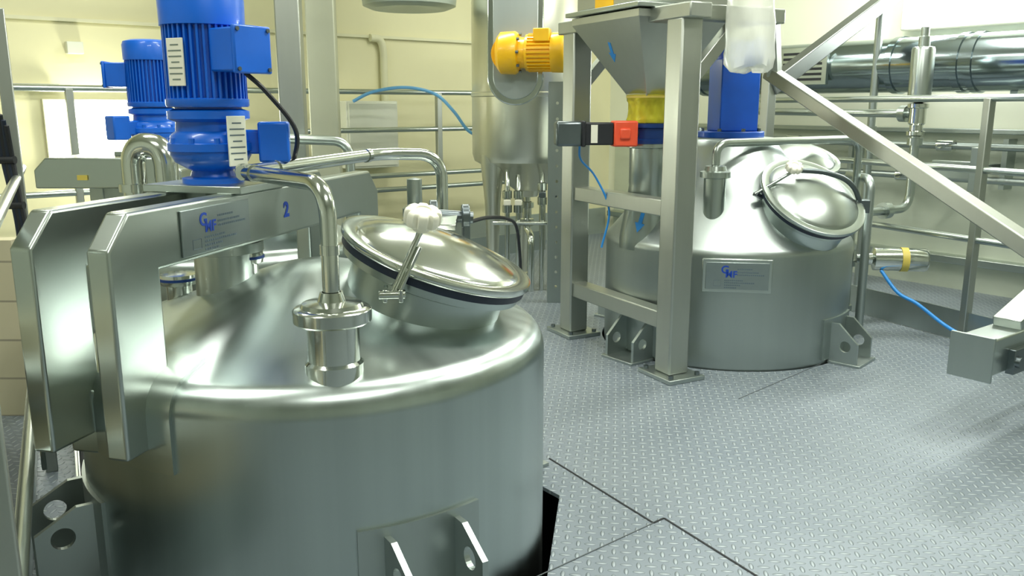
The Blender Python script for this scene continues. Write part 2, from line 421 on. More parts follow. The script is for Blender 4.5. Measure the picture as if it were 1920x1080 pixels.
for (px, py, zz, r_) in ((462, 478, .78, .038), (335, 522, .70, .045)):
    b = (540-py)/F; Y = (H-zz)/((SP-b*CP)/(CP+b*SP)); p = at(px, py, Y); p = V((p.x, p.y, 0)); zd = dz2((p-c).length)
    n_ = MB().lathe([(r_*.75, zd-.03), (r_*.75, zd+.03), (r_*1.1, zd+.035), (r_*1.15, zd+.05), (r_*1.1, zd+.062), (0, zd+.066)], p).build('capped_nozzle', POL, near)
    MB().lathe([(r_*1.12, zd+.046), (r_*1.2, zd+.046), (r_*1.2, zd+.053), (r_*1.12, zd+.053)], p).build('clamp_ring', BLUED, n_)
p = V((-.285, 2.5, 0)); zd = dz2((p-c).length)
MB().lathe([(.035, zd-.03), (.035, zd+.05), (.05, zd+.055), (.05, zd+.085), (.03, zd+.09), (.026, zd+.17), (.036, zd+.175), (.036, zd+.20), (.022, zd+.21), (.022, zd+.285), (0, zd+.29)], p).build('relief_fitting', STEEL, near)
lc, ax, lid = manway(near, (-.226, 2.158, .688), (.325, -.06, .943), .25, .107, dome=.043, deep=.13)
r0 = V((-.272, 1.892, .742)); r1 = V((-.208, 1.945, .885)); rd = (r1-r0).normalized()
rod = MB().cyl(r0, r1+rd*.012, .0075, n=14).build('clamp_bolt', POL, near)
MB().cyl(r0+V((-.03, -.004, 0)), r0+V((.03, .004, 0)), .011, n=14).box(r0+V((-.018, .02, -.002)), (.01, .06, .03), .1).box(r0+V((.018, .02, -.002)), (.01, .06, .03), .1).build('clamp_bracket', POL, near, bevel=.002)
MB().bar(r0+V((.018, 0, .01)), r0+rd*.12+V((.014, 0, 0)), .012, .008).build('clamp_arm', POL, near, bevel=.002)
knob(r1-rd*.002, (.16, -.28, .93), .043, .054, rod)
hp = lc+V((.015, .235, .075))
MB().cyl(hp+V((-.065, .0, .0)), hp+V((.065, .02, -.012)), .017, n=18).build('hinge_pin', DARKS, near)
for s_ in (-1, 1):
    q = hp+V((s_*.045, .008, -.006*s_))
    MB().box(q+V((0, .012, -.085)), (.020, .055, .18), .15).cyl(q+V((-.011, 0, 0)), q+V((.011, .003, 0)), .034, n=20).build('hinge_ear', DARKS, near, bevel=.003)
MB().bar(hp+V((0, -.005, -.008)), lc+ax*.045+V((.0, .13, .01)), .05, .016).build('hinge_strap', POL, near, bevel=.002)
for d_ in (302, 213, 40, 123): lug(c, d_, near, 0.0, .262, .205)

back = copy_tree(near, None, skip=('painted_number', 'bridge_beam', 'saddle_plate', 'weld_plate', 'name_plate'))
back.location = (T3.x, T3.y, 0); W[back] = T3.copy()
back['label'] = 'stainless tank with plain low housing at back left, mostly behind the nearest tank'
hx0, hx1 = at(72, 335, 3.55), at(345, 335, 3.55)
MB().prism([V((hx0.x, 3.52, .83)), V((hx0.x, 3.52, .905)), V((hx0.x+.05, 3.52, .955)), V((hx1.x-.05, 3.52, .955)), V((hx1.x, 3.52, .905)), V((hx1.x, 3.52, .83))], (0, .42, 0)).build('housing', STEEL, back, bevel=.006)
for xx in (hx0.x+.22, hx1.x-.06): MB().box((xx, 3.73, .74), (.06, .3, .19)).build('housing_support', MATS, back, bevel=.004)
MB().box((hx0.x+.2, 3.514, .875), (.04, .006, .02)).build('yellow_sticker', YELD, back)
# ------------------------------------------------------------------ gear motors
gm = thing('gear_motor', 'bright blue upright gear motor on the bridge of the nearest tank', 'motor')
MB().lathe([(0, 0), (.075, 0), (.075, .012), (.055, .016), (.05, .03), (.062, .036), (.088, .052), (.098, .07), (.098, .078), (.104, .08), (.104, .098), (.098, .1), (.094, .118), (.082, .128), (.08, .15), (.098, .158), (.098, .176), (.08, .182), (.08, .2), (0, .2)], n=48).build('gearbox', BLUE, gm)
for i in range(10):
    q = pol((0, 0), .094, i*36+10); MB().cyl((q.x, q.y, .098), (q.x, q.y, .112), .008, n=8).build('flange_bolt', BLUE, gm)
poly = []
nf = 40
for i in range(nf):
    for da, r_ in ((0, .096), (.35, .096), (.45, .084), (.9, .084)):
        q = pol((0, 0), r_, (i+da)*360/nf); poly.append((q.x, q.y, .198))
MB().prism(poly, (0, 0, .187)).build('motor_body', BLUE, gm, smooth=20)
MB().lathe([(.08, .375), (.1, .378), (.101, .44), (.095, .455), (.07, .462), (0, .464)], n=48).build('fan_cowl', BLUE, gm)
MB().lathe([(.096, .186), (.099, .19), (.099, .205), (.09, .208)], n=48).build('motor_ring', BLUE, gm)
tz = math.radians(-33); td = V((math.cos(tz), math.sin(tz), 0))
tb = MB().box(td*.125+V((0, 0, .318)), (.085, .1, .1), tz).build('terminal_box', BLUE, gm, bevel=.005)
MB().box(td*.172+V((0, 0, .318)), (.012, .11, .11), tz).build('box_cover', BLUE, tb, bevel=.004)
for sx in (-1, 1):
    for sz in (-1, 1):
        q = td*.178+V((-td.y, td.x, 0))*(sx*.045)+V((0, 0, .318+sz*.045)); MB().cyl(q, q+td*.004, .005, n=8).build('cover_screw', DARKS, tb)
def disc_plate(deg, r, z0, z1, w, m, name):
    d = V((math.cos(math.radians(deg)), math.sin(math.radians(deg)), 0)); rz_ = math.radians(deg)
    pl = MB().box(d*r+V((0, 0, (z0+z1)/2)), (.004, w, z1-z0), rz_).build(name, m, gm, bevel=.001)
    k = MB()
    for i in range(7): k.box(d*(r+.0024)+V((0, 0, z0+(z1-z0)*(.14+.12*i))), (.0008, w*(.8 if i % 3 else .5), (z1-z0)*.025), rz_)
    k.build('small_print', PLATE if m is WHT else INKG, pl)
disc_plate(-112, .0985, .235, .345, .048, WHT, 'rating_plate')
disc_plate(-40, .118, .045, .165, .05, CABW, 'gearbox_plate')
MB().box(V((math.cos(math.radians(-40)), math.sin(math.radians(-40)), 0))*.107+V((0, 0, .105)), (.02, .03, .06), math.radians(-40)).build('plate_bracket', BLUE, gm)
MB().box((.155, .02, .1), (.075, .07, .1), .2).box((.105, .02, .1), (.06, .05, .06), .2).build('oil_box', BLUE, gm, bevel=.006)
W[gm] = V((0, 0, 0))
gm.location = (pc.x-.01, pc.y-.01, .973)
g2 = copy_tree(gm, None, skip=('rating_plate', 'gearbox_plate', 'plate_bracket')); g2.location = V(gm.location)+T3-T2; g2.rotation_euler = (0, 0, math.radians(222))
g2['label'] = 'blue upright gear motor further back at left, in front of the bright window'

# ------------------------------------------------------------------ pipe over the near tank
lp = thing('overhead_pipe', 'bright stainless pipe rising from the flanged nozzle and looping over the nearest tank', 'pipe', (nz.x, nz.y, zn+.165))
zp = 1.005
k1 = V((-.635, 2.07, zp))
MB().tube([(nz.x, nz.y, zn+.166), (nz.x, nz.y, zp), k1], .018, .07, 20).build('riser_pipe', POL, lp)
k2 = at(712, 288, 2.58); k3 = at(828, 290, 2.66); kz = dz2((V((k3.x, k3.y, 0))-c).length)
MB().tube([k1+V((-.012, -.02, .0)), k2, k3, (k3.x, k3.y, kz+.09)], .018, .07, 20).build('return_pipe', POL, lp)
MB().cyl(k1+V((-.02, .02, 0)), k1+V((.025, -.032, 0)), .021).build('end_cap', POL, lp)
MB().cyl((nz.x, nz.y, .86), (nz.x, nz.y, .88), .0205).build('weld_ring', POL, lp)
d_ = (k2-k1).normalized()
MB().cyl(k2-d_*.075, k2-d_*.06, .0205).build('weld_ring', POL, lp)
MB().cyl(k1+d_*.10, k1+d_*.115, .0205).build('weld_ring', POL, lp)
MB().lathe([(.018, kz-.02), (.035, kz-.02), (.035, kz+.06), (.045, kz+.065), (.045, kz+.085), (.018, kz+.09)], (k3.x, k3.y, 0)).build('end_nozzle', STEEL, near)

ml = V(gm.location)
tag(MB().curve([ml+td*.145+V((0, 0, .266)), ml+td*.16+V((.03, .03, .22)), ml+td*.17+V((.07, .1, .13)), ml+td*.15+V((.06, .16, .05)), ml+td*.12+V((.04, .2, -.012))], .006).build('power_cable', BLK),
    'thin black cable hanging from the terminal box of the nearest blue motor', 'cable')

# ------------------------------------------------------------------ far tank
c = T1
far = thing('mixing_tank', 'stainless tank with steep conical top standing behind the square steel frame', 'tank', (c.x, c.y, 0))
zc = .51
ca = 50.0
ar = arc(.545, zc, .055, 6, 90-ca+0, 8)
rs, zs = ar[-1]
def dz1(r): return zs+(rs-r)*math.tan(math.radians(ca))
prof = [(0, -.78), (.12, -.77), (.52, -.62), (.58, -.58), (.6, -.53), (.6, -.1), (.6, .25), (.6, zc)]+ar+[(.4, dz1(.4)), (.23, dz1(.23)), (.22, dz1(.22)+.02), (.2, dz1(.22)+.03), (0, dz1(.22)+.03)]
ztop = dz1(.22)+.03
MB().lathe(prof, c, n=112).build('tank_body', BODYF, far, smooth=60)
for d_ in (318, 217, 38, 137): lug(c, d_, far, 0.0, .19, .10)
er = V((math.cos(math.radians(261)), math.sin(math.radians(261)), 0))
nameplate(far, c+er*.613+V((0, 0, .435)), (-er.y, er.x, 0), .27, .12)
MB().box(c+er*.6035+V((0, 0, .435)), (.014, .30, .15), math.radians(261)).build('plate_holder', STEEL, far, bevel=.004)
lc, ax, lid = manway(far, pol(c, .46, -57, dz1(.46)), (.22, -.58, .78), .245, .085, dome=.055, deep=.24, neck=.86)
lid.data.materials[0] = STEEL
lc2, ax2, lid2 = manway(far, pol(c, .36, 14, dz1(.36)), (.10, -.36, .90), .20, .10, dome=.05, deep=.16)
lid2.data.materials[0] = STEEL
def onlid(a, k, h):
    xr = V((.94, -.34, 0)); xr = (xr-ax*xr.dot(ax)).normalized(); yr = ax.cross(xr)
    return lc+(xr*math.cos(math.radians(a))+yr*math.sin(math.radians(a)))*k+ax*h
q0 = onlid(200, .268, -.03); q1 = onlid(178, .135, .085); qd = (q1-q0).normalized()
rod = MB().cyl(q0, q1+qd*.01, .008, n=12).build('clamp_bolt', STEEL, far); knob(q1-qd*.003, (.05, -.55, .80), .038, .042, rod)
MB().bar(onlid(200, .21, -.05), q0, .03, .016).build('clamp_bracket', DARKS, far, bevel=.002)
MB().tube([onlid(165, .12, .080), onlid(90, .07, .10), onlid(35, .17, .085), onlid(20, .24, .0)], .012, .06, 12).build('clamp_bar', DARKS, far)
MB().box(onlid(20, .255, -.01), (.06, .05, .06), -.3).build('lid_hinge', DARKS, far, bevel=.004)
ic = V((.64, 4.05, 0))
MB().lathe([(.125, .50), (.125, .55), (.085, .80), (.088, .81), (.088, .97), (.105, .975), (.105, .992), (.06, .992)], ic).build('inlet_pipe', STEEL, far)
def arrow(p, n, s, parent):
    n = V(n).normalized(); up = V((0, 0, 1)); up = (up-n*up.dot(n)).normalized(); x = up.cross(n)
    x, up = (x*.97-up*.24), (up*.97+x*.24)
    pts = [(-.13, .5), (.13, .5), (.13, -.05), (.34, -.05), (0, -.5), (-.34, -.05), (-.13, -.05)]
    return MB().prism([V(p)+x*a*s*.7+up*b_*s for a, b_ in pts], n*.002).build('arrow_sticker', HOSE, parent)
an = pol((0, 0), 1, 248); arrow(V((ic.x, ic.y, .635))+an*.119, (an.x, an.y, .16), .10, far)
fz = V((.915, 3.86, 0)); zf = dz1((fz-c).length)
MB().lathe([(.05, zf-.07), (.05, zf+.12), (.068, zf+.125), (.068, zf+.15), (.05, zf+.155), (.045, zf+.175), (.02, zf+.18)], fz).build('nozzle', STEEL, far)

pe = V((1.775, 4.42, 0))
fpz = thing('overhead_pipe', 'thin steel pipe from the conical tank nozzle running right and down to the floor', 'pipe', (pe.x, pe.y, 0))
MB().tube([(fz.x, fz.y, zf+.181), (fz.x, fz.y, 1.0), (pe.x, pe.y, 1.0), (pe.x, pe.y, 0)], .019, .07, 16).build('tube', STEEL, fpz)
for z_ in (.62, .34, .1): MB().cyl((pe.x, pe.y, z_), (pe.x, pe.y, z_+.03), .03).build('union', STEEL, fpz)
pe2 = V((1.815, 4.33, 0))
tag(MB().tube([(pe2.x, pe2.y, 0), (pe2.x, pe2.y, .80), (pe2.x+.02, pe2.y+.34, .80)], .022, .06, 16).build('stand_pipe', MATS), 'second upright steel pipe close beside the right end of the thin pipe', 'pipe')

dr = thing('drive_housing', 'blue box-shaped drive housing on top of the conical tank, beside the white bag', 'motor', (c.x, c.y, ztop))
MB().cyl((c.x-.01, c.y, ztop), (c.x-.01, c.y, ztop+.03), .165, n=40).build('base_flange', BLUEB, dr, bevel=.004)
MB().box((c.x, c.y, ztop+.03+.17), (.19, .19, .34), .1).build('housing', BLUEB, dr, bevel=.006)
MB().cyl((c.x, c.y, ztop+.37), (c.x, c.y, ztop+.45), .085).build('top_motor', BLUEB, dr, bevel=.004)
for i in range(8): q = pol((c.x-.01, c.y), .145, i*45+12, ztop+.03); MB().cyl(q, q+V((0, 0, .014)), .010, n=6).build('flange_bolt', DARKS, dr)

# ------------------------------------------------------------------ frame and hopper
LF, RF = V((.321, 4.33, 0)), V((.70, 3.60, 0))
e1 = (RF-LF).normalized(); e2 = V((-e1.y, e1.x, 0)); rf = math.atan2(e1.y, e1.x)
DEP = 1.26
fr = thing('support_frame', 'square steel frame standing around the hopper in front of the conical tank', 'frame', (RF.x, RF.y, 0))
ls = .105
for p in (LF, RF):
    MB().box(p+V((0, 0, .765)), (ls, ls, 1.49), rf).build('leg', FRAMES, fr, bevel=.008)
    fo = MB().box(p+V((0, 0, .010)), (.23, .19, .02), rf).build('foot_plate', MATS, fr, bevel=.003)
    for sx in (-1, 1):
        for sy in (-1, 1): q = p+e1*sx*.09+e2*sy*.07; MB().cyl(q+V((0, 0, .02)), q+V((0, 0, .034)), .011, n=6).build('anchor_bolt', DARKS, fo)
LR, RR = LF+e2*DEP, RF+e2*DEP
MB().box(LR+V((0, 0, .76)), (.06, .06, 1.52), rf).build('rear_leg', FRAMES, fr, bevel=.004)
zt_ = 1.535
MB().bar(LF-e1*.1+V((0, 0, zt_)), RF+e1*.1+V((0, 0, zt_)), .11, .06).build('top_beam', FRAMES, fr, bevel=.006)
MB().bar(LF-e2*.05+V((0, 0, zt_)), LR+V((0, 0, zt_)), .09, .06).build('top_beam', FRAMES, fr, bevel=.006)
MB().bar(RF-e2*.05+V((0, 0, zt_)), RF+e2*.50+V((0, 0, zt_)), .09, .06).build('top_beam', FRAMES, fr, bevel=.006)
MB().bar(LF+e2*.46+V((0, 0, zt_)), RF+e2*.46+V((0, 0, zt_)), .08, .055).build('top_beam', FRAMES, fr, bevel=.006)
MB().bar(LF+e1*.05+V((0, 0, .735)), RF-e1*.05+V((0, 0, .735)), .08, .07).build('cross_bar', FRAMES, fr, bevel=.005)
MB().bar(LF+e1*.05+V((0, 0, .245)), RF-e1*.05+V((0, 0, .245)), .08, .075).build('cross_bar', FRAMES, fr, bevel=.005)
for p in (LF, RF):
    MB().bar(p+e2*.05+V((0, 0, 1.28)), p+e2*.27+V((0, 0, 1.51)), .05, .05).build('corner_brace', FRAMES, fr, bevel=.003)
pa = LR+V((0, 0, 1.26)); pb = at(1660, 0, 5.35); pb = pa+(pb-pa)*1.75
MB().bar(pa, pb, .085, .085).build('inclined_brace', BRACE, fr, bevel=.006)

hp = thing('feed_hopper', 'pyramid-shaped steel hopper with a blue arrow hanging inside the square frame', 'hopper', (ic.x, ic.y, 1.2))
def ringsq(h, z): return [ic+e1*a*h+e2*b_*h+V((0, 0, z)) for a, b_ in ((-1, -1), (1, -1), (1, 1), (-1, 1))]
b = MB(); L_ = [[b.bm.verts.new(p) for p in ringsq(h, z)] for h, z in ((.075, 1.20), (.08, 1.22), (.265, 1.53), (.265, 1.56))]
for A, B in zip(L_, L_[1:]):
    for i in range(4): b.bm.faces.new((A[i], A[(i+1) % 4], B[(i+1) % 4], B[i]))
b.build('cone', HOPS, hp, solid=.006, bevel=.004)
MB().box(ic+V((0, 0, 1.575)), (.58, .58, .02), rf).build('flange', STEEL, hp, bevel=.003)
MB().box(ic+V((0, 0, 1.76)), (.5, .5, .34), rf).build('bin', HOPS, hp, bevel=.006)
fc = ic-e2*.252+e1*-.02; MB().box(fc+V((0, 0, 1.618)), (.14, .004, .06), rf).build('yellow_sticker', YEL, hp)
nrm = (-e2*.31+V((0, 0, -.185))).normalized()
arrow(ic+e1*-.04-e2*.190+V((0, 0, 1.40)), nrm, .10, hp)
sl = [(.09, 1.085), (.106, 1.088), (.108, 1.10), (.104, 1.107), (.099, 1.118), (.096, 1.13), (.097, 1.145), (.095, 1.16), (.098, 1.175), (.104, 1.187), (.108, 1.194), (.108, 1.213), (.07, 1.218)]
b = MB(); n = 96; rings = []
for j, (r_, z_) in enumerate(sl):
    wr = .0035 if 3 <= j <= 9 else 0
    rings.append([b.bm.verts.new(ic+V(((r_+wr*math.sin(11*2*PI*i/n+z_*60)+wr*.6*math.sin(23*2*PI*i/n-z_*90))*math.cos(2*PI*i/n), (r_+wr*math.sin(11*2*PI*i/n+z_*60)+wr*.6*math.sin(23*2*PI*i/n-z_*90))*math.sin(2*PI*i/n), z_))) for i in range(n)])
for A, B in zip(rings, rings[1:]):
    for i in range(n): b.bm.faces.new((A[i], A[(i+1) % n], B[(i+1) % n], B[i]))
b.build('flexible_sleeve', YELT, hp, smooth=60)
MB().lathe([(.107, 1.199), (.1105, 1.199), (.1105, 1.209), (.107, 1.209)], ic).build('sleeve_clamp', YELD, hp)
MB().lathe([(.07, 1.086), (.072, 1.21)], ic).build('inner_spout', STEEL, hp)

bv = thing('butterfly_valve', 'dark butterfly valve under the yellow sleeve with orange switch box and black actuator', 'valve', (ic.x, ic.y, .993))
MB().lathe([(.06, .993), (.112, .993), (.112, 1.01), (.1, 1.015), (.1, 1.062), (.112, 1.066), (.112, 1.084), (.06, 1.084)], ic).build('valve_ring', BLUED, bv)
ab = at(1170, 250, 3.94); zv = 1.04
ad = (V((ab.x, ab.y, 0))-ic).normalized()
MB().cyl(ic+ad*.09+V((0, 0, zv)), V((ab.x, ab.y, zv)), .025).build('stem', DARKS, bv)
MB().box((ab.x, ab.y, zv), (.11, .09, .115), .1).box((ab.x, ab.y-.045, zv), (.05, .02, .05), .1).build('switch_box', RED, bv, bevel=.008)
MB().box((ab.x-.13, ab.y+.0, zv), (.15, .1, .1), .05).box((ab.x-.19, ab.y-.005, zv), (.02, .115, .115), .05).build('actuator', BLK, bv, bevel=.006)
MB().box((ab.x-.255, ab.y-.005, zv), (.12, .12, .11), .05).build('actuator_cylinder', DARKS, bv, bevel=.012)
MB().box((ab.x-.14, ab.y-.053, zv), (.03, .004, .08), .05).build('white_label', WHT, bv)
MB().curve([(ab.x-.2, ab.y+.02, zv-.05), (ab.x-.19, ab.y+.05, .92), (ab.x-.12, ab.y+.06, .84), (ab.x-.05, ab.y+.08, .68), (ab.x-.08, ab.y+.1, .5)], .005).build('air_hose', HOSE, bv)
bc = V((.955, 3.565, 0)); rb = .094
bg = thing('filter_bag', 'white translucent plastic bag hanging from the bin at the top right of the square frame', 'bag', (bc.x, bc.y, 1.3))
b = MB(); n = 48; rings = []
for z_, r_ in ((1.305, .2), (1.303, .6), (1.306, .88), (1.318, 1.0), (1.36, 1.05), (1.42, 1.0), (1.48, 1.03), (1.55, .97), (1.62, .95), (1.70, .9)):
    ring = []
    for i in range(n):
        a = 2*PI*i/n; w_ = 1+.05*math.sin(5*a+z_*20)+.025*math.sin(11*a+z_*40)
        ring.append(b.bm.verts.new(bc+V((rb*r_*math.cos(a)*w_, rb*r_*math.sin(a)*w_, z_+(.012*math.sin(3*a) if z_ < 1.4 else 0)))))
    rings.append(ring)
for A, B in zip(rings, rings[1:]):
    for i in range(n): b.bm.faces.new((A[i], A[(i+1) % n], B[(i+1) % n], B[i]))
b.bm.faces.new(rings[0])
b.build('bag', BAG, bg)
MB().lathe([(.07, 1.66), (.092, 1.66), (.092, 1.70), (.07, 1.70)], bc).build('clamp_ring', STEEL, bg)
MB().tube([(bc.x, bc.y, 1.64), (bc.x, bc.y, 1.80), ic+V((.24, -.09, 1.80))], .06, .08, 20).build('spout', STEEL, bg)

br = thing('diagonal_brace', 'long square steel strut slanting from the square frame down towards the right foreground', 'brace', (2.07, 1.15, 0))
s0 = at(1452, 142, 3.86); s1 = at(1920, 462, 2.6); sd = (s1-s0); s2 = s0+sd*(s0.z/(-sd.z))
MB().bar(s0-sd*.03, s2-V((0, 0, -.02)), .056, .056).build('strut', FRAMES, br, bevel=.005)
MB().box((s2.x, s2.y, .01), (.2, .2, .02), .3).build('foot_plate', MATS, br, bevel=.002)
MB().bar(s0, RF+e2*.47+V((0, 0, zt_-.03)), .05, .05).build('end_bracket', FRAMES, br)

bb = thing('box_beam', 'thick square steel beam end jutting in low over the floor at right', 'beam', (2.3, 3.42, 0))
g0 = at(1822, 668, 2.86); gd = V((.80, .60, 0)).normalized(); ga = math.atan2(gd.y, gd.x)
MB().bar(g0, g0+gd*1.0, .12, .13).build('beam', STEEL, bb, bevel=.006)
MB().box(g0-gd*.006, (.012, .15, .16), ga).build('end_plate', MATS, bb, bevel=.002)
gn = V((gd.y, -gd.x, 0))
MB().box(g0+gd*.22+gn*.07+V((0, 0, -.03)), (.16, .03, .09), ga).build('bracket', DARKS, bb, bevel=.003)
MB().cyl(g0+gd*.16+gn*.08+V((0, 0, -.03)), g0+gd*.16+gn*.1+V((0, 0, -.03)), .02).build('bracket_bolt', DARKS, bb)
MB().bar(g0+gd*.25+V((0, 0, .065)), g0+gd*1.0+V((0, 0, .30)), .1, .07).build('gusset', STEEL, bb, bevel=.004)
q = g0+gd*.95; MB().box((q.x, q.y, .3), (.12, .12, .6), ga).build('leg', STEEL, bb, bevel=.006)

# ------------------------------------------------------------------ right railing, pipes, duct
rl = thing('guard_railing', 'steel guard railing along the right edge of the platform', 'railing', (2.27, 4.15, 0))
R0, rdv = V((2.27, 4.15, 0)), V((-.42, .907, 0)).normalized()
Pt = lambda t_, z: R0+rdv*t_+V((0, 0, z))
for t_ in (-1.1, 0, 1.55): MB().box(Pt(t_, .6), (.04, .04, 1.2), .3).build('post', FRAMES, rl, bevel=.004)
for z_ in (1.2, .52, .86): MB().tube([Pt(-1.15, z_), Pt(1.6, z_)], .017).build('rail', STEEL, rl)
MB().bar(Pt(-1.15, .08), Pt(1.6, .08), .008, .15).build('toe_board', MATS, rl)

vp = thing('valve_pipe', 'upright stainless valve with tall actuator on the pipe at right, behind the railing', 'valve', (2.24, 4.8, .5))
vx = V((2.235, 4.8, 0))
vz = lambda z_: vx+V((0, 0, z_))
MB().lathe([(.02, 1.18), (.055, 1.185), (.055, 1.2), (.06, 1.205), (.06, 1.46), (.055, 1.475), (.03, 1.48), (.03, 1.53), (.022, 1.535), (.022, 1.58), (0, 1.58)], vx).build('actuator', STEEL, vp)
MB().lathe([(.035, 1.0), (.05, 1.005), (.05, 1.025), (.035, 1.03), (.035, 1.06), (.045, 1.07), (.045, 1.15), (.055, 1.155), (.055, 1.175), (.02, 1.18)], vx).build('valve_body', POL, vp)
MB().tube([vz(1.01), vz(.6), vz(.6)+V((-.37, -.23, 0))], .024, .08, 18).build('drop_pipe', STEEL, vp)
MB().tube([vz(1.12), V((1.62, 5.78, 1.13))], .022, .05, 16).build('side_pipe', STEEL, vp)
sd_ = (V((1.62, 5.78, 1.13))-vz(1.12)).normalized()
MB().cyl(vz(1.12)+sd_*.06, vz(1.12)+sd_*.1, .045).build('union', STEEL, vp)
MB().cyl(vz(.6)+V((-.16, -.10, 0)), vz(.6)+V((-.2, -.125, 0)), .045).build('union', STEEL, vp)
MB().cyl(vz(.99), vz(.95), .04).build('union', STEEL, vp)
wm = thing('wall_manifold', 'horizontal steel pipes with small valves low along the right wall', 'pipe', CR+N*2.8-U*.14+V((0, 0, .78)))
m0, m1 = CR+N*1.2-U*.14, CR+N*4.2-U*.14
for z_ in (.92, .72): MB().tube([m0+V((0, 0, z_)), m1+V((0, 0, z_))], .022).build('pipe_run', MATS, wm)
for t_ in (1.5, 2.5, 3.5): MB().box(CR+N*t_-U*.07+V((0, 0, .82)), (.03, .14, .3), ua-PI/2).build('pipe_clip', MATS, wm)
for t_, z_ in ((2.05, .92), (2.9, .72), (3.15, .92), (2.3, .72)):
    p = CR+N*t_-U*.14+V((0, 0, z_)); k = MB().cyl(p-N*.05, p+N*.05, .038).cyl(p, p-U*.09, .014).build('valve', POL, wm)
    MB().bar(p-U*.09-N*.01, p-U*.09+N*.10+V((0, 0, .02)), .02, .01).build('lever', DARKS, k)
rpole = at(1645, 100, 5.45)
sp2 = thing('stand_pipe', 'thin upright pipe in front of the round duct, right of its grille', 'pipe', (rpole.x, rpole.y, 0))
MB().cyl((rpole.x, rpole.y, 0), (rpole.x, rpole.y, 1.72), .024).build('tube', MATS, sp2)
MB().cyl((rpole.x, rpole.y, 1.0), (rpole.x, rpole.y, 1.04), .034).build('union', STEEL, sp2)

av = thing('pneumatic_actuator', 'horizontal steel cylinder with yellow band on the vertical pipe beside the conical tank', 'actuator', (1.95, 4.42, .37))
a0 = V((1.775, 4.40, .385)); a1 = a0+V((.40, -.07, .0)); adn = (a1-a0).normalized()
MB().cyl(a0+adn*.025, a0+adn*.1, .022).build('stem', STEEL, av)
MB().lathe([(0, .07), (.03, .07), (.032, .10), (.06, .11), (.06, .36), (.055, .37), (0, .375)], a0, tuple(adn)).build('cylinder', POL, av)
MB().lathe([(.0605, .24), (.0625, .24), (.0625, .275), (.0605, .275)], a0, tuple(adn)).build('yellow_band', YELD, av)
hs = a0+adn*.14+V((0, -.03, -.055))
tag(MB().curve([hs, hs+V((.06, -.08, -.1)), at(1720, 570, 4.2), at(1775, 612, 4.1), at(1830, 640, 3.95), fp(1905, 668)+V((0, 0, .02))], .009, 10).build('air_hose', HOSE),
    'blue air hose drooping from the horizontal cylinder to the floor at right', 'hose')

du = thing('ventilation_duct', 'shiny round dark grey ventilation duct running along the right wall', 'duct', (2.2, 5.7, 1.4))
dl = CR-U*.36+V((0, 0, 1.41))
d0, d1 = dl+N*1.4, dl+N*6.5
MB().cyl(d0, d1, .165, n=48).build('duct', DUCTM, du)
for t_ in (1.4, 2.9, 3.3, 3.38, 4.4): MB().cyl(dl+N*t_, dl+N*(t_+.04), .174, n=48).build('joint_ring', DUCTM, du)
for t_ in (1.7, 3.6, 5.6): MB().bar(dl+N*t_+V((0, 0, -.175)), dl+N*t_+U*.35+V((0, 0, -.175)), .04, .03).build('wall_bracket', MATS, du)
gcen = dl+N*2.35-U*.175; gv = ua-PI/2
gl = MB().box(gcen+V((0, 0, .01)), (.36, .03, .24), gv).build('grille_frame', STEEL, du, bevel=.003)
for i in range(6): MB().box(gcen-U*.017+V((.0, 0, -.075+i*.033)), (.29, .004, .016), gv).build('slat', SEAM, gl)
wl = thing('wall_lamp', 'bright rectangular lamp high on the right wall above the duct', 'lamp', CR+N*3.3-U*.08+V((0, 0, 1.70)))
wc = CR+N*3.36-U*.06+V((0, 0, 1.79))
MB().box(wc, (1.2, .1, .30), gv).build('housing', WHT, wl, bevel=.01)
MB().box(wc-U*.054, (1.15, .012, .27), gv).build('diffuser', GLOWL, wl, bevel=.003)
tag(MB().box(at(1790, 318, 5.0), (.25, .05, .1), gv).box(at(1830, 318, 4.9), (.05, .06, .25), gv).bar(at(1800, 318, 4.95), at(1800, 318, 4.95)+U*.5, .03, .03).build('cable_tray', MATS, bevel=.003), 'grey metal bracket tray mounted low on the right wall', 'tray')

# ------------------------------------------------------------------ background vessel and yellow motor
vc = V((.10, 5.66, 0))
ve = thing('storage_vessel', 'tall stainless vessel on three legs at back centre behind the yellow motor', 'vessel', (vc.x, vc.y, 0))
MB().lathe([(0, .58), (.07, .58), (.08, .62), (.30, .79), (.345, .815), (.36, .86), (.36, 1.8), (.34, 1.88), (.15, 1.95), (0, 1.97)], vc, n=72).build('shell', VESS, ve)
MB().lathe([(.36, 1.22), (.366, 1.225), (.366, 1.245), (.36, 1.25)], vc, n=72).build('weld_band', VESS, ve)
for a in (218, 322, 95):
    q = pol(vc, .285, a); MB().lathe([(0, 0), (.05, 0), (.05, .012), (.03, .015), (.05, .55), (.08, .86), (0, .88)], q, n=24).build('leg', VESS, ve)
MB().tube([vc+V((0, 0, .60)), vc+V((0, 0, .36)), vc+V((.02, -.3, .36)), vc+V((.02, -.3, .0))], .022, .06).build('drain_pipe', POL, ve)
MB().lathe([(.03, .38), (.045, .385), (.045, .43), (.03, .435), (.03, .5), (.045, .505), (.045, .54), (.03, .545)], vc).build('drain_valve', POL, ve)
